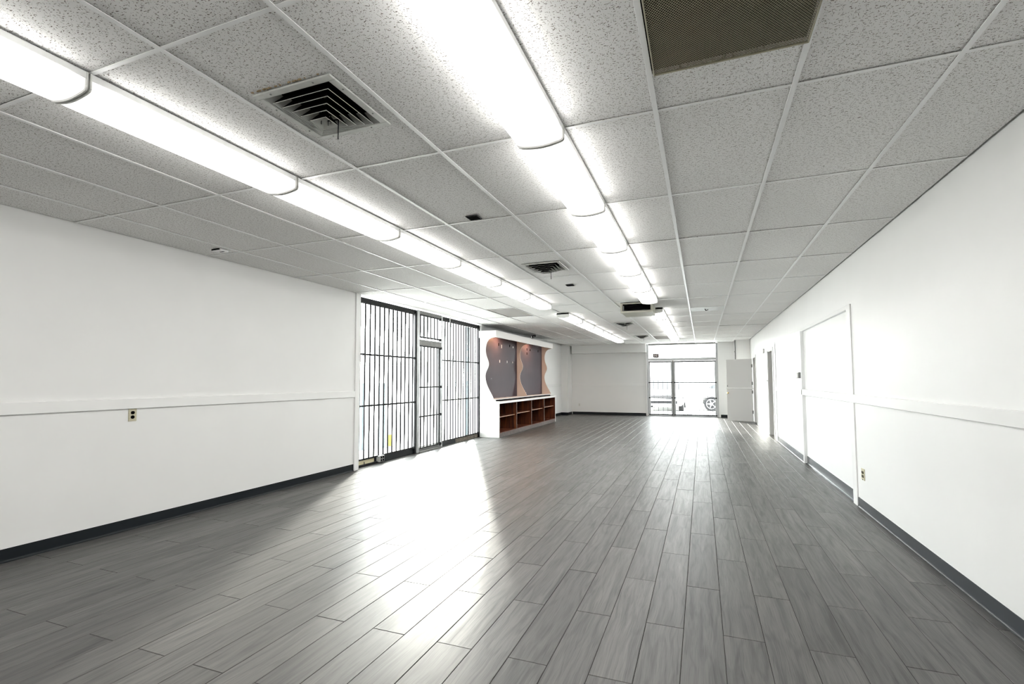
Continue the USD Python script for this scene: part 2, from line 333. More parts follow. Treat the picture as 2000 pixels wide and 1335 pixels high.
obj('lintel', box((DX0, YF, ZC+0.02), (DX1, YF+0.15, ZR)), M['wall'], wf)
obj('soffit', box((-4.80, YF-0.25, 2.40), (DX0-0.01, YF-0.001, ZC+0.02), 0.003), M['wall'], wf, label='boxed white soffit under the ceiling')
obj('chase', box((1.10, 18.55, 0), (XR-0.002, YF-0.001, ZR), 0.003), M['wall'], wf, label='boxed-out white corner behind the open door')
wb = thing('wall_back', 'white wall behind the viewpoint', 'wall', kind='structure')
obj('wall_panel', box((XL-0.17, YB-0.15, 0), (XR+0.15, YB-0.002, ZR)), M['wall'], wb)
# right wall with doorway and door opening
DW0, DW1, DH = 12.95, 13.84, 2.065
DO0, DO1 = 16.80, 17.60
wr = thing('wall_right', 'white right wall with boarded panels and two door openings', 'wall', kind='structure')
T = 0.14
for ya, yb, za, zb in ((YB, 6.50, 0, ZR), (6.50, 9.37, 2.16, ZR), (9.37, DW0, 0, ZR), (DW0, DW1, DH, ZR), (DW1, DO0, 0, ZR), (DO0, DO1, DH, ZR), (DO1, YF+0.15, 0, ZR)):
    obj('wall_panel', box((XR, ya, za), (XR+T, yb, zb)), M['wall'], wr)
obj('board_panel', box((XR+0.028, 6.50, 0), (XR+T, 9.37, 2.16)), M['wall'], wr, label='set-back white board panel')
obj('board_panel', box((XR-0.006, 9.372, 0.0), (XR, 12.40, 2.16), 0.002), M['wall'], wr, label='flush white board panel')
obj('joint_strip', box((XR-0.02, 9.34, 0.0), (XR+0.03, 9.40, 2.165), 0.003), M['trim'], wr)
obj('frame_board', box((XR-0.014, 6.41, 0.0), (XR+0.03, 6.56, 2.20), 0.003), M['trim'], wr)
obj('frame_board', box((XR-0.010, 6.56, 2.155), (XR+0.03, 12.40, 2.20), 0.003), M['trim'], wr)
obj('frame_board', box((XR-0.020, 12.40, 0.0), (XR, 12.52, 2.20), 0.003), M['trim'], wr)
# hallway seen through the doorway
hw = thing('wall_hall', 'dim yellowish hallway walls seen through the doorway', 'wall', kind='structure')
obj('wall_panel', box((XR+T, DW1+0.03, 0), (3.3, DW1+0.13, 2.6)), M['hall'], hw)
obj('wall_panel', box((3.3, 12.0, 0), (3.4, DW1+0.13, 2.6)), M['hall'], hw)
obj('wall_panel', box((XR+T, 11.9, 0), (3.4, 12.0, 2.6)), M['hall'], hw)
obj('hall_ceiling', box((XR+T, 11.9, 2.6), (3.4, DW1+0.13, 2.7)), M['hall'], hw)
obj('hall_base', cove('x', XR+T, 3.3, DW1+0.03, -1), M['base'], hw)
ow = thing('wall_office', 'plain walls of the room behind the open white door', 'wall', kind='structure')
obj('wall_panel', box((2.9, 15.5, 0), (3.0, 18.6, 2.6)), M['wall'], ow)
obj('wall_panel', box((XR+T, 18.5, 0), (3.0, 18.6, 2.6)), M['wall'], ow)
obj('wall_panel', box((XR+T, 15.4, 0), (3.0, 15.5, 2.6)), M['wall'], ow)
obj('office_ceiling', box((XR+T, 15.4, 2.6), (3.0, 18.6, 2.7)), M['wall'], ow)
obj('office_floor', box((1.66, 15.4, -0.1), (3.4, 18.6, -0.003)), M['grout'], ow)

# baseboards
bl = thing('baseboard_left', 'dark vinyl cove base along the left wall', 'baseboard', kind='structure')
obj('cove_base', cove('y', YB, Y0S-0.02, XL, 1), M['base'], bl, smooth=40)
obj('cove_base', cove('y', 15.78, 18.75, -5.13, 1), M['base'], bl, smooth=40)
obj('cove_base', cove('x', -5.13, -4.856, 18.75, -1), M['base'], bl, smooth=40)
obj('cove_base', cove('y', 18.75, YF, -4.86, 1), M['base'], bl, smooth=40)
bf = thing('baseboard_far', 'dark vinyl cove base along the far wall', 'baseboard', kind='structure')
obj('cove_base', cove('x', -4.84, DX0-0.06, YF, -1), M['base'], bf, smooth=40)
obj('cove_base', cove('x', DX1+0.06, 1.10, YF, -1), M['base'], bf, smooth=40)
obj('cove_base', cove('x', 1.10, XR, 18.55, -1), M['base'], bf, smooth=40)
br = thing('baseboard_right', 'grey vinyl cove base along the right wall', 'baseboard', kind='structure')
obj('cove_base', cove('y', YB, 6.41, XR, -1), M['base_r'], br, smooth=40)
obj('cove_base', cove('y', 6.56, 9.34, XR+0.028, -1, h=0.12, toe=0.03), M['base_r'], br, smooth=40)
obj('cove_base', cove('y', 9.40, 12.40, XR-0.006, -1, h=0.11), M['base_r'], br, smooth=40)
obj('cove_base', cove('y', DW1+0.08, DO0-0.08, XR, -1, h=0.09), M['trim'], br, smooth=40, label='white base by the doorway')
# chair rails
def rail(name, label, lo, hi):
    return obj(name, box(lo, hi, 0.004), M['trim'], kind='structure', label=label, cat='chair rail')
rail('trim_1', 'white flat chair rail on the left wall near the viewpoint', (XL, YB, 1.112), (XL+0.021, Y0S-0.02, 1.208))
rail('trim_2', 'white flat chair rail along the right wall', (XR-0.020, YB, 1.112), (XR, 12.40, 1.203))
rail('trim_3', 'white flat chair rail on the far wall left of the glass doors', (-4.86, YF-0.014, 1.112), (DX0-0.03, YF, 1.205))
rail('trim_4', 'white flat chair rail beyond the display cabinet', (-5.13, 15.8, 1.112), (-5.116, 18.75, 1.205))
t5 = thing('trim_5', 'white casing around the right-hand doorway', 'door casing', kind='structure')
obj('casing_side', box((XR-0.014, DW0-0.085, 0), (XR, DW0, DH+0.06), 0.003), M['trim'], t5)
obj('casing_side', box((XR-0.014, DW1, 0), (XR, DW1+0.06, DH+0.06), 0.003), M['trim'], t5)
obj('casing_head', box((XR-0.014, DW0, DH), (XR, DW1, DH+0.06), 0.003), M['trim'], t5)
obj('jamb', box((XR, DW1-0.02, 0), (XR+T, DW1, DH), 0.002), M['gray_trim'], t5)
obj('jamb', box((XR, DW0, 0), (XR+T, DW0+0.02, DH), 0.002), M['gray_trim'], t5)
obj('jamb_head', box((XR, DW0, DH-0.02), (XR+T, DW1, DH), 0.002), M['gray_trim'], t5)
t6 = obj('trim_6', box((XL-0.06, Y0S-0.02, 0), (XL+0.022, Y0S+0.085, ZC+0.02), 0.004), M['trim'], kind='structure', cat='corner post', label='white corner post where the left wall meets the shopfront')
t7 = obj('trim_7', join(box((-5.09, 10.925, 0), (-4.975, 11.0, ZC+0.02), 0.004), box((-5.12, 11.0, 0), (-5.0, Y1S+0.02, ZC+0.02), 0.004)), M['trim'], kind='structure', cat='corner post', label='white post between the shopfront bars and the display cabinet')

# ------------------------------------------------------------------ shopfront window (left) : frame, panes, sills
XG = -5.085
w1 = thing('window_1', 'tall shopfront window bay left of the barred door', 'window', kind='structure')
obj('head_frame', box((XG-0.05, 6.29, 2.625), (XG+0.045, 8.06, 2.70), 0.003), M['black'], w1, label='dark frame head')
obj('pane', box((XG-0.003, 6.29, 0.12), (XG+0.003, 8.06, 2.63)), M['pane'], w1)
obj('sill', box((XG-0.08, 6.845, 0.0), (XG+0.035, 8.07, 0.108), 0.004), M['base'], w1, label='dark sill base')
obj('sill', box((XG-0.08, 6.29, 0.032), (XG+0.03, 6.845, 0.108), 0.004), M['hall'], w1, label='bare beige sill end')
obj('sill', box((XG-0.08, 6.29, 0.0), (XG+0.04, 6.845, 0.032), 0.004), M['black'], w1)
obj('mullion', box((XG-0.06, 8.065, 0), (XG+0.075, 8.155, ZC), 0.004), M['alu'], w1, label='aluminium mullion beside the door')
w2 = thing('window_2', 'tall shopfront window bay right of the barred door', 'window', kind='structure')
obj('head_frame', box((XG-0.05, 9.07, 2.635), (XG+0.045, 10.93, 2.70), 0.003), M['black'], w2, label='dark frame head')
obj('pane', box((XG-0.003, 9.07, 0.1), (XG+0.003, 10.93, 2.64)), M['pane'], w2)
obj('sill', box((XG-0.08, 9.07, 0.0), (XG+0.035, 9.72, 0.10), 0.004), M['base'], w2, label='dark sill base')
obj('sill', box((XG-0.08, 9.72, 0.0), (XG+0.032, 10.93, 0.095), 0.004), M['sill_stain'], w2, label='stained bare sill')
obj('mullion', box((XG-0.05, 9.015, 0), (XG+0.065, 9.07, ZC), 0.004), M['alu'], w2, label='aluminium mullion')
obj('outer_post', box((XG-0.10, 10.44, 0.0), (XG-0.05, 10.475, 2.62), 0.003), M['post_grey'], w2)
obj('outer_post', box((XG-0.10, 10.545, 0.0), (XG-0.05, 10.585, 2.62), 0.003), M['post_grey'], w2)
d1 = thing('door_1', 'aluminium framed glass shop door with transom between the two window bays', 'door', kind='structure')
obj('head_frame', box((XG-0.03, 8.155, 2.635), (XG+0.06, 9.015, ZC), 0.003), M['alu_d'], d1, label='grey aluminium head')
obj('transom_bar', box((XG-0.03, 8.155, 2.035), (XG+0.06, 9.015, 2.15), 0.004), M['alu_d'], d1)
obj('transom_pane', box((XG-0.003, 8.155, 2.15), (XG+0.003, 9.015, 2.64)), M['pane'], d1)
obj('leaf_stile', box((XG-0.02, 8.157, 0.02), (XG+0.025, 8.21, 2.033), 0.003), M['alu'], d1)
obj('leaf_stile', box((XG-0.02, 8.96, 0.02), (XG+0.025, 9.013, 2.033), 0.003), M['alu'], d1)
obj('leaf_rail', box((XG-0.02, 8.21, 0.02), (XG+0.025, 8.96, 0.10), 0.003), M['alu_d'], d1)
obj('pane', box((XG-0.003, 8.21, 0.10), (XG+0.003, 8.96, 2.033)), M['pane'], d1)
obj('threshold', box((XG-0.05, 8.157, 0.0), (XG+0.10, 9.013, 0.016), 0.004), M['alu_d'], d1)
obj('pull_handle', join(rod((XG+0.07, 8.985, 0.86), (XG+0.07, 8.985, 1.18), 0.009), rod((XG+0.02, 8.985, 0.88), (XG+0.07, 8.985, 0.88), 0.007), rod((XG+0.02, 8.985, 1.16), (XG+0.07, 8.985, 1.16), 0.007)), M['alu'], d1, smooth=40)
# street number stuck on the transom glass, read from outside
for i, ch in enumerate('0'):
    tm = meshkit.text_mesh(ch, 0.10, 0.002)
    v = np.array(tm.vertices); v = np.stack([np.full(len(v), XG+0.006)+v[:, 2], 8.66 + v[:, 0], 2.37 + v[:, 1]], 1)
    obj('glass_figure', (v, np.array(tm.faces)), M['black'], d1, label='dark round figure stuck on the transom glass')

# security bars standing in front of the glass
def grille(label, ys, y0, y1, rails, z0, z1, end_posts=(), r=0.0115, lug=True):
    t = thing('security_grille', label, 'security bars', group=None)
    for z in rails:
        obj('cross_bar', box((XS-0.006, y0, z-0.013), (XS+0.008, y1, z+0.013), 0.001), M['black'], t)
        if lug: obj('lug', box((XS-0.03, y1-0.03, z-0.028), (XS+0.012, y1+0.012, z+0.022), 0.004), M['black'], t)
    for y in ys:
        obj('bar', rod((XS, y, z0), (XS, y, z1), r, 8), M['black'], t, smooth=50)
    for y in end_posts:
        obj('end_post', box((XS-0.018, y-0.018, max(z0-0.1, 0.0)), (XS+0.018, y+0.018, z1+0.06), 0.003), M['black'], t)
    return t
grille('black steel bars across the window bay left of the shop door', [6.405+0.128*k for k in range(13)], 6.30, 8.045, (0.118, 0.96, 1.785, 2.618), 0.118, 2.618, (8.04,))
grille('short black steel bars over the transom of the shop door', [8.20+0.1335*k for k in range(6)], 8.16, 9.0, (2.2, 2.627), 2.2, 2.627)
grille('black steel bars across the glass of the shop door', [8.23+0.125*k for k in range(6)]+[8.95], 8.16, 9.03, (0.075, 0.672, 1.233, 2.028), 0.075, 2.028)
grille('black steel bars across the window bay right of the shop door', [9.18+0.1245*k for k in range(14)], 9.075, 10.87, (0.105, 0.948, 1.782, 2.616), 0.105, 2.616, (10.885,))
hk = thing('door_closer_hook', 'small white hook hanging over the shopfront beside the door head', 'hook', (-4.99, 9.33, 2.705))
obj('hanger', join(rod((0, 0, 0), (0, 0, -0.12), 0.011, 8), rod((0, 0, -0.12), (-0.02, 0.02, -0.17), 0.010, 8), box((-0.02, -0.06, -0.006), (0.02, 0.06, 0.0), 0.002)), M['plate_w'], hk, smooth=40)
bx_ = thing('floor_outlet_box', 'grey surface outlet box on the sill below the shopfront bars', 'outlet', (-5.022, 6.955, 0.0))
obj('box_body', box((-0.03, -0.065, 0.02), (0.045, 0.065, 0.125), 0.005), M['alu'], bx_)
obj('cover', box((0.045, -0.055, 0.027), (0.049, 0.055, 0.119), 0.001), M['alu_d'], bx_)
for a in (-0.026, 0.026):
    for b_ in (0.05, 0.095):
        obj('socket', box((0.0485, a-0.018, b_-0.016), (0.0505, a+0.018, b_+0.016), 0.0008), M['hole'], bx_)
obj('conduit', join(rod((-0.01, -0.06, 0.03), (-0.01, -0.62, 0.03), 0.008, 8), rod((-0.01, -0.40, 0.03), (-0.01, -0.40, 0.075), 0.006, 8)), M['black'], bx_, smooth=40)

# ------------------------------------------------------------------ far glass doors
d2 = thing('door_2', 'pair of aluminium framed glass doors with a transom in the far wall', 'door', kind='structure')
yg = YF + 0.03
obj('post', box((DX0, YF-0.03, 0), (DX0+0.065, YF+0.10, ZC), 0.004), M['alu'], d2)
obj('post', box((DX1-0.065, YF-0.03, 0), (DX1, YF+0.10, ZC), 0.004), M['alu'], d2)
obj('casing', box((DX0-0.045, YF-0.05, 0), (DX0, YF, ZC), 0.003), M['trim'], d2)
obj('casing', box((DX1, YF-0.05, 0), (DX1+0.045, YF, ZC), 0.003), M['trim'], d2)
obj('head_frame', box((DX0+0.065, YF-0.02, 2.665), (DX1-0.065, YF+0.09, ZC+0.02), 0.003), M['alu_d'], d2)
obj('transom_bar', box((DX0+0.065, YF-0.03, 2.07), (DX1-0.065, YF+0.09, 2.165), 0.004), M['alu'], d2)
obj('threshold', box((DX0+0.065, YF-0.05, 0), (DX1-0.065, YF+0.12, 0.018), 0.004), M['alu'], d2)
obj('transom_pane', box((DX0+0.06, yg-0.003, 2.165), (DX1-0.06, yg+0.003, 2.67)), M['pane'], d2)
MX0, MX1 = -1.045, -0.95
obj('mullion', box((MX0+0.02, YF-0.02, 0.018), (MX1-0.02, YF+0.08, 2.07), 0.003), M['alu_d'], d2, label='meeting post of the two doors')
for xa, xb in ((DX0+0.065, MX0+0.02), (MX1-0.02, DX1-0.065)):
    lf = obj('leaf', join(box((xa, yg-0.025, 0.02), (xa+0.05, yg+0.02, 2.065), 0.003), box((xb-0.05, yg-0.025, 0.02), (xb, yg+0.02, 2.065), 0.003),
             box((xa+0.05, yg-0.025, 0.02), (xb-0.05, yg+0.02, 0.085), 0.003), box((xa+0.05, yg-0.025, 2.01), (xb-0.05, yg+0.02, 2.065), 0.003)), M['alu'], d2)
    obj('pane', box((xa+0.05, yg-0.003, 0.085), (xb-0.05, yg+0.003, 2.01)), M['pane'], lf)
obj('pull_handle', join(rod((MX0-0.0, YF-0.06, 0.82), (MX0-0.0, YF-0.06, 1.2), 0.012), rod((MX0, YF-0.06, 0.84), (MX0, YF+0.01, 0.84), 0.009), rod((MX0, YF-0.06, 1.18), (MX0, YF+0.01, 1.18), 0.009)), M['alu_d'], d2, smooth=40)
gfar = []
def far_grille(label, xa, xb):
    t = thing('security_grille', label, 'security bars', group=None)
    y = YF - 0.045
    for z in (0.06, 0.688, 1.258):
        obj('cross_bar', box((xa, y-0.007, z-0.009), (xb, y+0.007, z+0.009), 0.001), M['black'], t)
        for x in (xa, xb): obj('lug', box((x-0.02, y-0.012, z-0.022), (x+0.02, y+0.03, z+0.022), 0.004), M['black'], t)
    nb = max(2, round((xb-xa)/0.148))
    for i in range(1, nb):
        x = xa + (xb-xa)*i/nb
        obj('bar', rod((x, y, 0.06), (x, y, 2.03), 0.0055, 8), M['black'], t, smooth=50)
    obj('cross_bar', box((xa, y-0.007, 2.022), (xb, y+0.007, 2.04), 0.001), M['black'], t)
far_grille('thin black bars across the narrow left leaf of the far glass doors', DX0+0.08, MX0-0.0)
far_grille('thin black bars across the wide right leaf of the far glass doors', MX1+0.0, DX1-0.08)
es = thing('exit_sign', 'small black exit sign with pale letters standing on the far door transom', 'sign', (-1.585, YF-0.07, 2.178))
obj('sign_box', box((-0.10, -0.03, 0.025), (0.10, 0.03, 0.165), 0.005), M['sign'], es)
tm = meshkit.text_mesh('EXIT', 0.075, 0.002, bold=True); v = np.array(tm.vertices)
w_ = v[:, 0].max(); v = np.stack([(v[:, 0]-w_/2)*0.165/w_, -0.0295-v[:, 2], 0.06+v[:, 1]], 1)
obj('lettering', (v, np.array(tm.faces)[:, ::-1]), M['letters'], es)
obj('bracket', box((-0.08, -0.035, -0.012), (0.085, 0.03, 0.025), 0.006), M['chrome'], es)

# ------------------------------------------------------------------ the open white door and its frame
d3 = thing('door_3', 'flat white door standing open from the right wall near the far end', 'door', (1.515, 17.64, 0), kind='structure')
ang = math.degrees(math.atan2(18.12-17.64, 0.785-1.515))
L_ = 0.875
obj('leaf', rot_z(box((0.012, -0.022, 0.012), (L_, 0.022, 2.03), 0.003), ang), M['door_p'], d3)
obj('push_bar', rot_z(box((0.0, 0.022, 1.063), (L_+0.012, 0.045, 1.095), 0.004), ang), M['trim'], d3, label='white bar across the door')
obj('push_bar', rot_z(box((0.0, -0.05, 1.063), (L_+0.012, -0.022, 1.095), 0.004), ang), M['trim'], d3, label='white bar on the other face')
obj('knob', join(rot_z(rod((L_-0.065, -0.06, 0.915), (L_-0.065, 0.06, 0.915), 0.011), ang), rot_z(ball((L_-0.065, 0.072, 0.915), 0.027, 2, (1, 1, 1)), ang), rot_z(ball((L_-0.065, -0.072, 0.915), 0.027), ang)), M['brass'], d3, smooth=True, label='round brass knob')
obj('latch_plate', rot_z(box((L_-0.045, 0.022, 1.12), (L_-0.02, 0.026, 1.18), 0.001), ang), M['alu_d'], d3)
obj('latch_plate', rot_z(box((L_-0.045, -0.026, 1.12), (L_-0.02, -0.022, 1.18), 0.001), ang), M['alu_d'], d3)
for z in (0.32, 0.96, 1.24, 1.80):
    obj('hinge', join(rod((0, 0, z-0.05), (0, 0, z+0.05), 0.01), box((-0.028, -0.03, z-0.05), (0.012, 0.012, z+0.05), 0.002)), M['alu_d'], d3)
t8 = thing('trim_8', 'grey beige jamb around the open door', 'door casing', kind='structure')
obj('jamb', box((XR-0.012, DO1-0.04, 0), (XR+T, DO1, DH), 0.003), M['gray_trim'], t8)
obj('jamb', box((XR-0.012, DO0, 0), (XR+T, DO0+0.03, DH), 0.003), M['gray_trim'], t8)
obj('jamb_head', box((XR-0.012, DO0+0.03, DH-0.03), (XR+T, DO1-0.04, DH), 0.003), M['gray_trim'], t8)
obj('casing_side', box((XR-0.016, DO0-0.06, 0), (XR, DO0, DH+0.06), 0.003), M['trim'], t8)
obj('blank_panel', box((XR+0.09, DO0+0.03, 0), (XR+0.12, DO1-0.04, DH-0.03)), M['gray_trim'], t8, label='closed grey panel inside the frame')
pp_ = thing('wall_pipe', 'thin grey vertical conduit on the far wall above the open door', 'pipe', (1.085, YF-0.05, 0))
obj('pipe', rod((0.0, -0.83, 0.02), (0.0, -0.83, ZC), 0.02, 14), M['alu_d'], pp_, smooth=40)
obj('clip', join(box((-0.03, -0.855, 2.30), (0.016, -0.80, 2.33), 0.003), box((-0.03, -0.855, 0.60), (0.016, -0.80, 0.63), 0.003)), M['alu_d'], pp_)

# ------------------------------------------------------------------ fluorescent wraparound fixtures
def fixture(label, group, xc, yc, ln):
    t = thing('ceiling_light', label, 'ceiling light', (xc, yc, ZC), group=group)
    h = ln/2 - 0.004
    obj('housing', box((-0.127, -h, -0.031), (0.127, h, 0.0), 0.003), M['tee'], t, label='white metal tray')
    pr = [(-0.124, -0.031), (-0.124, -0.068), (-0.120, -0.078), (-0.106, -0.083)] + [(-0.106+0.212*i/12, -0.083-0.013*math.sin(math.pi*i/12)) for i in range(1, 12)] + [(0.106, -0.083), (0.120, -0.078), (0.124, -0.068), (0.124, -0.031)]
    g = np.array(pr); ys = [-h+0.009, -0.50*h/0.59, 0.5*h/0.59, h-0.009]
    obj('lens', prism(pr, -h+0.008, h-0.008, 'y'), M['lens'], t, smooth=25, label='glowing ribbed lens')
    pe = [(-0.130, -0.002), (-0.130, -0.070), (-0.124, -0.082), (-0.108, -0.088)] + [(-0.108+0.216*i/12, -0.088-0.013*math.sin(math.pi*i/12)) for i in range(1, 12)] + [(0.108, -0.088), (0.124, -0.082), (0.130, -0.070), (0.130, -0.002)]
    for a in (-h, h-0.006): obj('end_cap', prism(pe, a, a+0.006, 'y'), M['plate_w'], t)
    return t
XA, XB = TX0-4*TW+0.045, TX0-TW+0.02
ordn = ['first', 'second', 'third', 'fourth', 'fifth', 'sixth', 'seventh']
fa = fb = None
for name, xc, y0, sp, nn in (('left front row', XA, 0.085, 1.186, 7), ('middle front row', XB, 0.085, 1.186, 7), ('middle row beyond the register box', XB, 9.53, 1.226, 6), ('left row beyond the gap', XA+0.01, 9.55, 1.245, 6),
        ('left row behind the viewpoint', XA, -2.287, 1.186, 2), ('middle row behind the viewpoint', XB, -2.287, 1.186, 2)):
    first = None
    for i in range(nn):
        lab = f'glowing fluorescent light, {ordn[i]} from the camera in the {name}'
        yc = y0 + sp*(i+0.5)
        if first is None: first = fixture(lab, f'fluorescent ceiling lights in the {name}', xc, yc, sp)
        else: dup(first, (xc, yc, ZC), lab)

# ------------------------------------------------------------------ square ceiling diffusers
def ring(a, b, za, zb, th=0.0012):
    """sloped square ring from half-size a at za to half-size b at zb"""
    v = []; f = []
    for h, z in ((a, za), (b, zb), (b, zb+th), (a, za+th)):
        v += [(-h, -h, z), (h, -h, z), (h, h, z), (-h, h, z)]
    for k in range(4):
        for i in range(4):
            p, q = 4*k+i, 4*k+(i+1) % 4; r, s = 4*((k+1) % 4)+(i+1) % 4, 4*((k+1) % 4)+i
            f += [(p, q, r), (p, r, s)]
    return np.array(v, float), np.array(f)
def diffuser(label, x, y):
    t = thing('ceiling_diffuser', label, 'ceiling vent', (x, y, ZC), group=None)
    s = 0.228
    fr = join(box((-s, -s, -0.008), (s, -s+0.034, 0.002), 0.002), box((-s, s-0.034, -0.008), (s, s, 0.002), 0.002), box((-s, -s+0.034, -0.008), (-s+0.034, s-0.034, 0.002), 0.002), box((s-0.034, -s+0.034, -0.008), (s, s-0.034, 0.002), 0.002))
    obj('frame', fr, M['vent'], t)
    obj('duct_neck', join(box((-0.2, -0.2, 0.08), (0.2, 0.2, 0.085)), box((-0.2, -0.2, 0.003), (-0.195, 0.2, 0.08)), box((0.195, -0.2, 0.003), (0.2, 0.2, 0.08)), box((-0.2, -0.2, 0.003), (0.2, -0.195, 0.08)), box((-0.2, 0.195, 0.003), (0.2, 0.2, 0.08))), M['hole'], t, label='black neck behind the blades')
    for i in range(6):
        a = 0.192 - i*0.029
        zi = -0.006-0.0125*i; r0 = ring(a, a-0.036, zi, zi+0.05, 0.0008)
        lip = ring(a+0.002, a-0.001, zi-0.0008, zi-0.0008, 0.0014)
        obj('louver', join(r0, lip), M['vent'], t)
        obj('louver_back', ring(a+0.0010, a-0.0347, zi+0.0005, zi+0.0510), M['hole'], t)
    obj('damper', join(rod((0, 0, -0.02), (0, 0, 0.07), 0.006), rod((-0.02, -0.01, -0.04), (0.03, 0.0, -0.04), 0.004), rod((-0.03, 0.01, -0.06), (-0.03, 0.01, 0.0), 0.003, 6), rod((0.02, 0.02, -0.064), (0.02, 0.02, 0.0), 0.003, 6), rod((-0.005, 0.03, -0.064), (-0.005, 0.03, 0.0), 0.003, 6)), M['alu_d'], t, smooth=40)
    obj('lever_rod', join(rod((0.058, 0.03, -0.045), (0.058, 0.03, -0.145), 0.0028, 8), rod((0.0, 0.02, -0.045), (0.058, 0.03, -0.045), 0.003, 8)), M['black'], t, label='thin black damper rod hanging down')
    sc = [ball((px, py, -0.0085), 0.005, 1, (1, 1, .5)) for px, py in ((-0.13, -s+.017), (0.12, -s+.017), (-0.13, s-.017), (0.12, s-.017), (-s+.017, -0.1), (-s+.017, 0.12), (s-.017, -0.12), (s-.017, 0.1))]
    obj('screw', join(*sc), M['alu_d'], t, kind='stuff', label='small dark fixing screws')
    return t
V1 = diffuser('large square ceiling vent with stained edge, nearest the camera', -1.712, 1.885)
for y, lb in ((5.565, 'square ceiling vent between the light rows, second from the camera'), (11.95, 'square ceiling vent just beyond the grey register box'), (15.66, 'small far square ceiling vent, last before the far wall')):
    dup(V1, (-1.70, y, ZC), lb)
# damp stain and brown crust beside the first vent
st = obj('water_stain', join(*[box((-1.93+0.42*i/30+rnd.uniform(-.006, .006), 1.648+rnd.uniform(-.003, .002), ZC+0.0035), (-1.93+0.42*i/30+rnd.uniform(.004, .014), 1.6535+rnd.uniform(-.001, .001), ZC+0.0078)) for i in range(30) if rnd.random() < .55]),
         plain('rust_crust', (0.36, 0.27, 0.16), 0.9), label='thin brown crust of rust along the rim of the nearest vent', cat='stain', kind='stuff')

# ------------------------------------------------------------------ mesh return grille with the dark plenum behind it
rg = thing('return_grille', 'dark expanded metal mesh return grille filling a tile bay overhead', 'return air grille', (0, 0, 0))
x0, x1, y0, y1 = GR
strips = []
dirx, pitch, wd = np.array([0.5, 0.866]), 0.0084, 0.0021
from shapely.geometry import box as sbox, LineString
rect = sbox(x0, y0, x1, y1)
for sgn in (1, -1):
    d = np.array([0.62, 0.785*sgn]); d /= np.linalg.norm(d); nrm = np.array([-d[1], d[0]])
    c0 = np.array([(x0+x1)/2, (y0+y1)/2])
    for i in range(-80, 81):
        p = c0 + nrm*i*pitch
        s = LineString([p-d*1.2, p+d*1.2]).intersection(rect)
        if s.is_empty or s.length < 0.005: continue
        (ax, ay), (bx2, by2) = s.coords[0], s.coords[-1]
        z = ZC - 0.0075 + (0.0012 if sgn > 0 else 0.0)
        n2 = nrm*wd/2
        q = [(ax+n2[0], ay+n2[1]), (bx2+n2[0], by2+n2[1]), (bx2-n2[0], by2-n2[1]), (ax-n2[0], ay-n2[1])]
        v = np.array([(*k, z) for k in q]+[(*k, z+0.0012) for k in q])
        f = np.array([[0, 2, 1], [0, 3, 2], [4, 5, 6], [4, 6, 7], [0, 1, 5], [0, 5, 4], [1, 2, 6], [1, 6, 5], [2, 3, 7], [2, 7, 6], [3, 0, 4], [3, 4, 7]])
        strips.append((v, f))
M['mesh_metal'] = plain('mesh_metal', (0.36, 0.335, 0.24), 0.45)
obj('mesh', join(*strips), M['mesh_metal'], rg, kind='stuff', label='diamond wire mesh')
obj('edge_strip', join(box((x0, y1-0.006, ZC-0.009), (x1, y1+0.002, ZC-0.001), 0.001), box((x0-0.002, y0, ZC-0.009), (x0+0.004, y1, ZC-0.001), 0.001), box((x1-0.004, y0, ZC-0.009), (x1+0.002, y1, ZC-0.001), 0.001)), M['mesh_metal'], rg)
dc = thing('plenum_duct', 'pale wrapped duct and box dimly seen above the mesh grille', 'duct', (0, 0, 0))
obj('duct', rod((-0.05, 1.80, ZC+0.24), (0.30, 1.80, ZC+0.24), 0.12, 20), M['insul'], dc, smooth=40)
obj('duct_box', box((0.20, 1.60, ZC+0.12), (0.36, 2.02, ZC+0.36), 0.02), M['insul'], dc)

# other ceiling things
def cap(label, x, y, s=0.1):
    t = thing('ceiling_opening', label, 'ceiling opening', (x, y, ZC))
    obj('dark_plate', box((-s/2+.004, -s/2+.004, -0.001), (s/2-.004, s/2-.004, 0.003)), M['hole'], t)
    obj('rim', join(box((-s/2, -s/2, -0.003), (s/2, -s/2+.004, 0.003)), box((-s/2, s/2-.004, -0.003), (s/2, s/2, 0.003)), box((-s/2, -s/2+.004, -0.003), (-s/2+.004, s/2-.004, 0.003)), box((s/2-.004, -s/2+.004, -0.003), (s/2, s/2-.004, 0.003))), M['black'], t)
cap('small black square plate in the ceiling beyond the nearest vent', -1.725, 3.632, 0.105)
cap('tiny black square plate in the ceiling beyond the second vent', -1.712, 6.785, 0.108)
sb = thing('ceiling_bracket', 'small white bracket with dark slots on the ceiling close to the left wall', 'bracket', (-4.57, 3.585, ZC))
obj('bracket_plate', box((-0.06, -0.05, -0.018), (0.05, 0.05, 0.002), 0.004), M['tee'], sb)
obj('slot', box((-0.065, -0.056, -0.012), (0.045, -0.05, 0.0), 0.001), M['hole'], sb)
obj('slot', box((-0.02, 0.0, -0.0195), (0.04, 0.012, -0.0175), 0.0005), M['hole'], sb)
gt = thing('return_tile', 'grey perforated return tile in the ceiling by the display cabinet', 'ceiling tile', (TX0-6*TW, TY0+6*TL, ZC))
obj('panel', box((0.013, 0.013, 0.012), (TW-0.013, TL-0.013, 0.02), 0.001), M['tile_grey'], gt)
obj('edge_frame', join(box((0.004, 0.004, 0.004), (0.013, TL-.004, 0.022)), box((TW-0.013, 0.004, 0.004), (TW-.004, TL-.004, 0.022)), box((.013, .004, .004), (TW-.013, .013, .022)), box((.013, TL-.013, .004), (TW-.013, TL-.004, .022))), M['tile_grey'], gt)
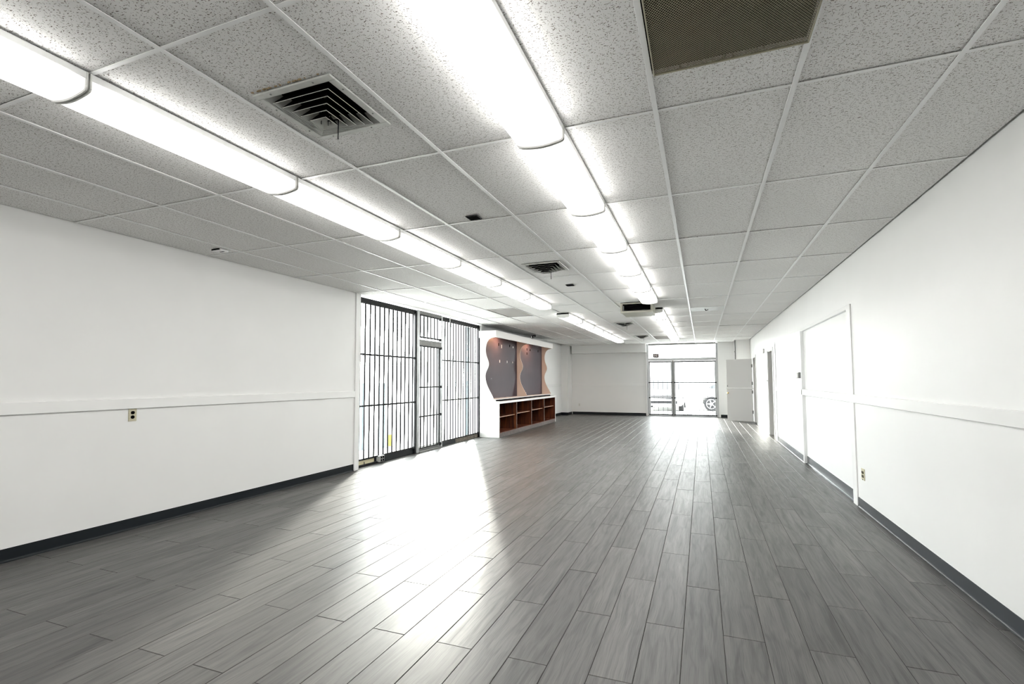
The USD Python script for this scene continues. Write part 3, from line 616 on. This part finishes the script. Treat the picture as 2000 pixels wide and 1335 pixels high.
sp_ = thing('access_panel', 'shiny steel access panel with a small hook in the ceiling', 'access panel', (TX0, TY0+7*TL, ZC))
obj('panel', box((0.014, 0.016, 0.003), (TW-0.014, 0.552, 0.008), 0.001), M['steel_panel'], sp_)
obj('latch_hook', join(rod((0.27, 0.25, 0.004), (0.29, 0.33, -0.02), 0.008, 8), rod((0.29, 0.33, -0.02), (0.33, 0.36, 0.002), 0.006, 8)), M['black'], sp_, smooth=40)
sg = thing('slot_grille', 'grey slotted return grille in the ceiling near the far glass doors', 'ceiling vent', (TX0-2*TW, TY0+12*TL, ZC))
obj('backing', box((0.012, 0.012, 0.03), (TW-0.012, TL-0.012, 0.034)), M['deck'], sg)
for i in range(22):
    y = 0.03 + i*(TL-0.06)/21
    obj('blade', box((0.012, y-0.012, 0.004), (TW-0.012, y+0.012, 0.009), 0.001), M['tile_grey'], sg)
rb = thing('register_box', 'grey beige hanging air register box at the end of the middle light row', 'air register', (-1.03, 8.74, ZC))
bw, bd, bh = 0.265, 0.62, 0.172
obj('casing', join(box((-bw, 0.03, -bh), (bw, bd, -bh+0.012), 0.003), box((-bw, 0.03, -bh+0.012), (-bw+0.012, bd, 0), 0.003), box((bw-0.012, 0.03, -bh+0.012), (bw, bd, 0), 0.003), box((-bw+.012, bd-0.012, -bh+.012), (bw-.012, bd, 0), 0.003)), M['vent_beige'], rb)
obj('face_frame', join(box((-bw-.01, 0, -bh-.006), (bw+.01, 0.03, -bh+0.03), 0.003), box((-bw-.01, 0, -0.022), (bw+.01, 0.03, 0.0), 0.003), box((-bw-.01, 0, -bh+.03), (-bw+0.028, 0.03, -0.022), 0.003), box((bw-0.028, 0, -bh+.03), (bw+.01, 0.03, -0.022), 0.003)), M['vent_beige'], rb)
obj('cavity', box((-bw+0.012, 0.10, -bh+0.012), (bw-0.012, 0.11, 0)), M['hole'], rb)
for i in range(5):
    z = -bh+0.042 + i*0.024
    obj('blade', (lambda m: (m[0] @ np.array([[1, 0, 0], [0, .8, .6], [0, -.6, .8]]) + np.array([0, 0.03, z]), m[1]))(box((-bw+0.028, -0.012, -0.001), (bw-0.028, 0.012, 0.001))), M['black'] if i else M['chrome'], rb)
obj('gear', join(*[ball((-bw+0.045, 0.012, -bh+0.045+0.018*i), 0.009, 1) for i in range(5)]), M['alu'], rb, kind='stuff', label='small linkage beads')

# ------------------------------------------------------------------ display cabinet
CX0, CX1 = -4.97, -4.50
CY = [10.905, 12.10, 13.31, 14.50, 15.72]
cb = thing('display_cabinet', 'low brown open-fronted cabinet with white ends below the plum board', 'cabinet', (0, 0, 0))
obj('end_panel', box((-5.0, 10.885, 0), (CX1, 10.925, 0.80), 0.002), M['white_lam'], cb, label='white end panel facing the shopfront')
obj('end_panel', box((-5.0, 15.70, 0), (CX1, 15.74, 0.80), 0.002), M['white_lam'], cb, label='white end panel at the far end')
obj('back', box((CX0, 10.925, 0.10), (CX0+0.015, 15.70, 0.798)), M['wood'], cb)
obj('bottom', box((CX0+0.015, 10.925, 0.095), (CX1-0.004, 15.70, 0.115), 0.001), M['wood'], cb)
obj('kick_board', box((CX1-0.03, 10.925, 0.0), (CX1-0.006, 15.70, 0.095), 0.002), M['kick'], cb, label='scuffed brown kick board')
for i, y in enumerate(CY[1:4]):
    dv = obj('divider', box((CX0+0.015, y-0.012, 0.115), (CX1-0.012, y+0.012, 0.798)), M['wood'], cb)
    obj('edge', box((CX1-0.012, y-0.014, 0.095), (CX1-0.002, y+0.014, 0.798), 0.002), M['wood_edge'], dv)
for i in range(4):
    z = 0.48 + (0.012 if i % 2 else -0.004) + (0.03 if i > 1 else 0)
    s_ = obj('shelf', box((CX0+0.015, CY[i]+0.02, z-0.009), (CX1-0.06, CY[i+1]-0.014, z+0.009)), M['wood'], cb)
    obj('edge', box((CX1-0.06, CY[i]+0.022, z-0.010), (CX1-0.054, CY[i+1]-0.016, z+0.010)), M['shelf_edge'], s_)
for y in (11.12, 13.9): obj('back_batten', box((CX0+0.015, y-0.02, 0.115), (CX0+0.03, y+0.02, 0.798)), M['wood_edge'], cb)
obj('end_lining', box((CX0+0.015, 15.688, 0.115), (CX1-0.006, 15.70, 0.798)), M['wood'], cb)
ct = thing('countertop', 'dark countertop with a white front edge on the low cabinet', 'countertop', (0, 0, 0))
obj('slab', box((-4.99, 10.93, 0.8005), (CX1-0.004, 15.74, 0.856)), M['lam_dark'], ct)
obj('front_edge', box((CX1-0.004, 10.885, 0.8005), (CX1+0.018, 15.76, 0.858), 0.003), M['trim'], ct, label='white front edge')
obj('end_edge', box((-5.0, 10.885, 0.8005), (CX1-0.004, 10.93, 0.858), 0.002), M['white_lam'], ct)
obj('screw', ball((-4.56, 10.885, 0.83), 0.008, 1), M['alu_d'], ct)
sr = thing('display_surround', 'plum display board with white wavy-edged uprights and a white light pelmet', 'display unit', (0, 0, 0))
XP = -4.95
wave = [(-4.559, 2.404), (-4.652, 2.385), (-4.807, 2.291), (-4.845, 2.18), (-4.852, 2.06), (-4.827, 1.932), (-4.782, 1.82), (-4.771, 1.759), (-4.787, 1.665), (-4.838, 1.575), (-4.860, 1.501), (-4.854, 1.39), (-4.827, 1.27), (-4.76, 1.132), (-4.693, 1.011), (-4.647, 0.926), (-4.645, 0.908)]
from scipy.interpolate import splprep, splev
tck, _ = splprep(np.array(wave[1:]).T, s=0.00005); wv = [wave[0]] + [tuple(p) for p in np.array(splev(np.linspace(0, 1, 60), tck)).T]
def upright(y, m):
    poly = [(-4.99, 0.908), (-4.99, 2.55), (-4.559, 2.55)] + wv
    return prism(poly, y-0.011, y+0.011, 'y')
obj('upright', upright(10.90, 0), M['white_lam'], sr, label='white wavy upright facing the shopfront')
obj('upright', upright(13.33, 1), M['beige_lam'], sr, label='beige wavy upright in the middle')
obj('upright', upright(15.70, 1), M['beige_lam'], sr, label='beige wavy upright at the far end')
bd_ = obj('back_board', box((-4.985, 10.911, 0.908), (XP, 13.319, 2.53)), M['plum'], sr, label='plum back board of the near bay')
bd2 = obj('back_board', box((-4.985, 13.341, 0.908), (XP, 15.689, 2.53)), M['plum'], sr, label='plum back board of the far bay')
def slot(parent, y, z, w, h, m): obj('slot', box((XP-0.001, y-w/2, z-h/2), (XP+0.003, y+w/2, z+h/2)), M[m], parent)
for y, z, w, h, m in ((11.95, 2.30, .05, .07, 'hole'), (12.15, 2.26, .03, .09, 'trim'), (12.75, 2.31, .05, .07, 'hole'), (13.02, 2.29, .05, .05, 'trim'), (12.02, 1.86, .035, .07, 'trim'), (12.55, 1.86, .035, .07, 'trim'), (12.98, 1.86, .04, .05, 'trim')): slot(bd_, y, z, w, h, m)
for y, z, w, h, m in ((14.2, 2.30, .05, .07, 'hole'), (14.2, 2.17, .05, .07, 'hole'), (14.5, 2.29, .05, .06, 'hole'), (15.3, 2.30, .05, .07, 'hole'), (14.1, 0.98, .04, .02, 'trim')): slot(bd2, y, z, w, h, m)
obj('plinth', box((-4.985, 10.93, 0.8575), (-4.665, 15.70, 0.888)), M['lam_dark'], sr, label='black plinth strip')
obj('plinth_end', box((-4.985, 10.889, 0.8585), (-4.60, 10.93, 0.888)), M['white_lam'], sr)
obj('base_board', box((-4.985, 10.889, 0.888), (-4.64, 15.72, 0.907), 0.002), M['white_lam'], sr, label='white board under the uprights')
obj('pelmet', box((-4.56, 10.79, 2.385), (-4.535, 15.60, 2.552), 0.003), M['white_lam'], sr, label='white fascia hiding the lamps')
obj('pelmet_end', box((-4.99, 10.79, 2.385), (-4.56, 10.815, 2.552), 0.003), M['white_lam'], sr)
obj('pelmet_top', box((-4.985, 10.815, 2.535), (-4.56, 15.60, 2.551)), M['lam_dark'], sr)
obj('screw', ball((-4.70, 10.888, 1.40), 0.009, 1), M['alu_d'], sr)
for y, nm in ((11.75, 'near'), (14.15, 'far')):
    lp = thing('pelmet_lamp', f'small warm puck lamp under the pelmet of the {nm} plum bay', 'lamp', (-4.71, y, 2.533))
    obj('lamp_body', rod((0, 0, -0.03), (0, 0, 0.0), 0.05, 20), M['vent'], lp, smooth=40)
    obj('bulb', rod((0, 0, -0.036), (0, 0, -0.03), 0.04, 20), M['warm_lamp'], lp, smooth=40)
sl = thing('spotlight', 'small black spotlight fitting on top of the pelmet', 'spotlight', (-4.60, 13.6, 2.551))
obj('clamp', join(rod((0, 0, 0), (0, 0, 0.09), 0.012, 10), box((-0.04, -0.12, 0.0), (0.03, 0.06, 0.014), 0.003)), M['chrome'], sl, smooth=40)
obj('head', rod((0.0, 0.05, 0.075), (0.03, 0.24, 0.115), 0.036, 14), M['black'], sl, smooth=40)

# ------------------------------------------------------------------ outlets, switch, thermostat
def outlet(name, label, loc, rotz, double=True, vertical=True, plate='plate'):
    t = thing(name, label, 'outlet', loc, rotz)       # local: faces +x
    w, h = (0.036, 0.059)
    obj('cover_plate', box((0, -w, -h), (0.006, w, h), 0.002), M[plate], t)
    for z in (-0.0205, 0.0205):
        m = trimesh.creation.cylinder(radius=0.0165, height=0.004, sections=24)
        v = np.array(m.vertices); v = np.stack([0.007+v[:, 2], v[:, 0], np.clip(v[:, 1], -0.0145, 0.0145)+z], 1)
        obj('socket', (v, np.array(m.faces)), M['hole'] if plate == 'plate' else M['gray_trim'], t)
    obj('centre_screw', ball((0.006, 0, 0), 0.0025, 1), M['chrome'], t)
    return t
outlet('wall_outlet', 'ivory double outlet with black sockets under the left wall chair rail', (XL, 3.035, 1.055), 0)
t = thing('wall_outlet', 'ivory outlet with two rows of dark slots low on the right wall', 'outlet', (XR, 6.20, 0.378), 180)
obj('cover_plate', box((0, -0.05, -0.059), (0.008, 0.05, 0.059), 0.002), M['plate'], t)
for a in (-0.018, 0.018):
    for b_ in (-0.021, 0.018): obj('socket', box((0.0075, a-0.012, b_-0.014), (0.0095, a+0.012, b_+0.014), 0.0008), M['hole'], t)
obj('base_tab', box((0.0075, -0.02, -0.058), (0.0095, 0.012, -0.052)), M['hole'], t)
outlet('wall_outlet', 'small white outlet low on the far wall left of the glass doors', (-4.56, YF, 0.376), -90, plate='plate_w')
outlet('wall_outlet', 'white outlet low on the right wall beyond the doorway', (XR, 14.53, 0.304), 180, plate='plate_w')
th = thing('thermostat', 'small grey thermostat on the right wall above the chair rail', 'thermostat', (XR-0.02, 9.45, 1.435), 180)
obj('back_plate', box((0, -0.055, -0.05), (0.03, 0.055, 0.05), 0.003), M['alu_d'], th)
obj('cover', box((0.03, -0.05, -0.045), (0.055, 0.05, 0.045), 0.006), M['plate_w'], th)
sw = thing('light_switch', 'small wall switch beside the doorway on the right wall', 'switch', (XR, 14.03, 1.334), 180)
obj('switch_plate', box((0, -0.036, -0.059), (0.006, 0.036, 0.059), 0.002), M['plate_w'], sw)
obj('toggle', box((0.006, -0.006, -0.012), (0.018, 0.006, 0.012), 0.002), M['alu_d'], sw)
vs = thing('door_chime', 'slim white box high on the right wall beyond the doorway', 'chime', (XR, 14.6, 2.117), 180)
obj('chime_box', box((0, -0.05, -0.06), (0.03, 0.05, 0.06), 0.004), M['plate_w'], vs)
obj('grille_slot', box((0.03, -0.035, -0.02), (0.031, 0.035, 0.02)), M['gray_trim'], vs)

# ------------------------------------------------------------------ outside
obj('forecourt', box((-70, -30, -0.30), (-5.26, 90, -0.06)), M['concrete'], kind='structure', label='pale concrete forecourt outside the shopfront', cat='pavement')
obj('car_park', box((-5.26, YF+0.16, -0.30), (70, 90, -0.06)), M['concrete'], kind='structure', label='pale concrete car park outside the far glass doors', cat='pavement')
obj('step', box((DX0-0.3, YF+0.16, -0.06), (DX1+0.3, YF+1.5, -0.015), 0.01), M['concrete'], kind='structure', label='concrete step outside the far glass doors', cat='step')
bg = thing('building', 'low pale stucco building across the car park', 'building', (0, 0, 0))
obj('wall', box((-30, 62, -0.06), (30, 70, 4.2)), M['stucco'], bg)
obj('roof', box((-30.4, 61.6, 4.2), (30.4, 70.4, 4.5), 0.03), M['stucco'], bg)
bg2 = thing('building', 'low pale stucco building beyond the shopfront forecourt', 'building', (0, 0, 0))
obj('wall', box((-62, 10, -0.06), (-54, 90, 4.0)), M['stucco'], bg2)
obj('roof', box((-62.4, 9.6, 4.0), (-53.6, 90.4, 4.3), 0.03), M['stucco'], bg2)
for i, (x, y) in enumerate(((-6.55, 8.42), (-6.35, 8.85))):
    p_ = thing('porch_post', ['grey steel post outside the shopfront, the nearer one', 'grey steel post outside the shopfront, beside the yellow bollard'][i], 'post', (x, y, -0.06))
    obj('shaft', box((-0.05, -0.05, 0.0), (0.05, 0.05, 1.35), 0.006), M['post_grey'], p_)
    obj('foot_plate', box((-0.09, -0.09, 0.0), (0.09, 0.09, 0.012), 0.003), M['post_grey'], p_)
    obj('cap', box((-0.06, -0.06, 1.35), (0.06, 0.06, 1.37), 0.006), M['post_grey'], p_)
bo = thing('bollard', 'short yellow bollard outside the shopfront', 'bollard', (-6.30, 9.06, -0.06))
obj('bollard_body', join(rod((0, 0, 0), (0, 0, 0.22), 0.06, 18), ball((0, 0, 0.22), 0.06, 2)), M['yellow'], bo, smooth=40)
obj('bollard_base', rod((0, 0, 0), (0, 0, 0.02), 0.09, 18), M['concrete'], bo)

def car(label, loc, rotz, paint):
    """front towards -y, origin on the ground under the middle"""
    t = thing('parked_car', label, 'car', loc, rotz)
    side = [(-2.20, 0.34), (-2.26, 0.55), (-2.16, 0.78), (-1.10, 0.94), (-0.35, 1.40), (0.95, 1.46), (1.75, 1.02), (2.18, 0.96), (2.26, 0.60), (2.18, 0.34)]
    def arch(c, r): return [(c - r*math.cos(a), 0.32 + r*math.sin(a)) for a in np.linspace(0, math.pi, 14)][::-1]
    lower = [(2.18, 0.26)] + arch(1.42, 0.39) + arch(-1.38, 0.39) + [(-2.20, 0.26)]
    from shapely.geometry import Polygon
    pg = Polygon(side[::1] + lower).buffer(0)
    v, f = prism(pg, -0.90, 0.90, 'x')
    m = trimesh.Trimesh(v, f).subdivide().subdivide(); v = np.array(m.vertices)
    tz = np.clip((v[:, 2]-0.85)/0.6, 0, 1); v[:, 0] *= 1 - 0.22*tz
    ty = np.clip((np.abs(v[:, 1])-1.5)/0.76, 0, 1); v[:, 0] *= 1 - 0.10*ty**2
    obj('body', (v, np.array(m.faces)), M[paint], t, smooth=35)
    cab = [(-1.02, 0.95), (-0.36, 1.36), (0.9, 1.42), (1.60, 1.03)]
    for s in (-1, 1):
        q = prism(cab, 0.0, 0.012, 'x'); vv = q[0].copy(); tz = np.clip((vv[:, 2]-0.85)/0.6, 0, 1)
        vv[:, 0] = s*(0.90*(1-0.22*tz) + 0.003 + vv[:, 0]*0.5)
        obj('side_window', (vv, q[1]), M['car_glass'], t)
    def quad(ps, th=0.01):
        a = np.array(ps, float); nrm = np.cross(a[1]-a[0], a[2]-a[0]); nrm /= np.linalg.norm(nrm)
        vv = np.vstack([a, a+nrm*th]); return vv, np.array([[0, 2, 1], [0, 3, 2], [4, 5, 6], [4, 6, 7], [0, 1, 5], [0, 5, 4], [1, 2, 6], [1, 6, 5], [2, 3, 7], [2, 7, 6], [3, 0, 4], [3, 4, 7]])
    obj('windscreen', quad([(-0.76, -1.05, 0.985), (0.76, -1.05, 0.985), (0.64, -0.40, 1.385), (-0.64, -0.40, 1.385)]), M['car_glass'], t)
    obj('grille', join(*[box((-0.62, -2.262, 0.56+0.055*i), (0.62, -2.20, 0.585+0.055*i), 0.004) for i in range(4)]), M['black'], t)
    obj('lower_grille', box((-0.66, -2.262, 0.36), (0.66, -2.18, 0.47), 0.01), M['black'], t)
    obj('number_plate', box((-0.16, -2.285, 0.48), (0.16, -2.262, 0.60), 0.003), M['plate'], t)
    for s in (-1, 1):
        obj('headlight', ball((s*0.68, -2.16, 0.68), 0.13, 2, (1.1, .6, .6)), M['chrome'], t, smooth=True)
        obj('mirror', ball((s*0.98, -0.75, 1.0), 0.09, 2, (1.1, .7, .8)), M[paint], t, smooth=True)
        for y in (-1.38, 1.42):
            w = obj('wheel', rod((s*0.70, y, 0.32), (s*0.90, y, 0.32), 0.32, 32), M['tyre'], t, smooth=40)
            rim = [rod((s*0.885, y, 0.32), (s*0.905, y, 0.32), 0.075, 16)]
            for k in range(5):
                a = 2*math.pi*k/5; rim.append(rod((s*0.897, y, 0.32), (s*0.897, y+0.21*math.cos(a), 0.32+0.21*math.sin(a)), 0.022, 8))
            tor = trimesh.creation.torus(0.21, 0.018, 24, 8); tv = np.array(tor.vertices)
            rim.append((np.stack([s*0.895+tv[:, 2], y+tv[:, 0], 0.32+tv[:, 1]], 1), np.array(tor.faces)))
            obj('rim', join(*rim), M['chrome'], w, smooth=40)
    return t
car('silver car parked nose-on outside the left leaf of the far glass doors', (-1.70, 25.35, -0.06), 0, 'car_silver')
car('white car parked at a slant outside the right leaf of the far glass doors', (1.98, 24.6, -0.06), 75, 'car_white')
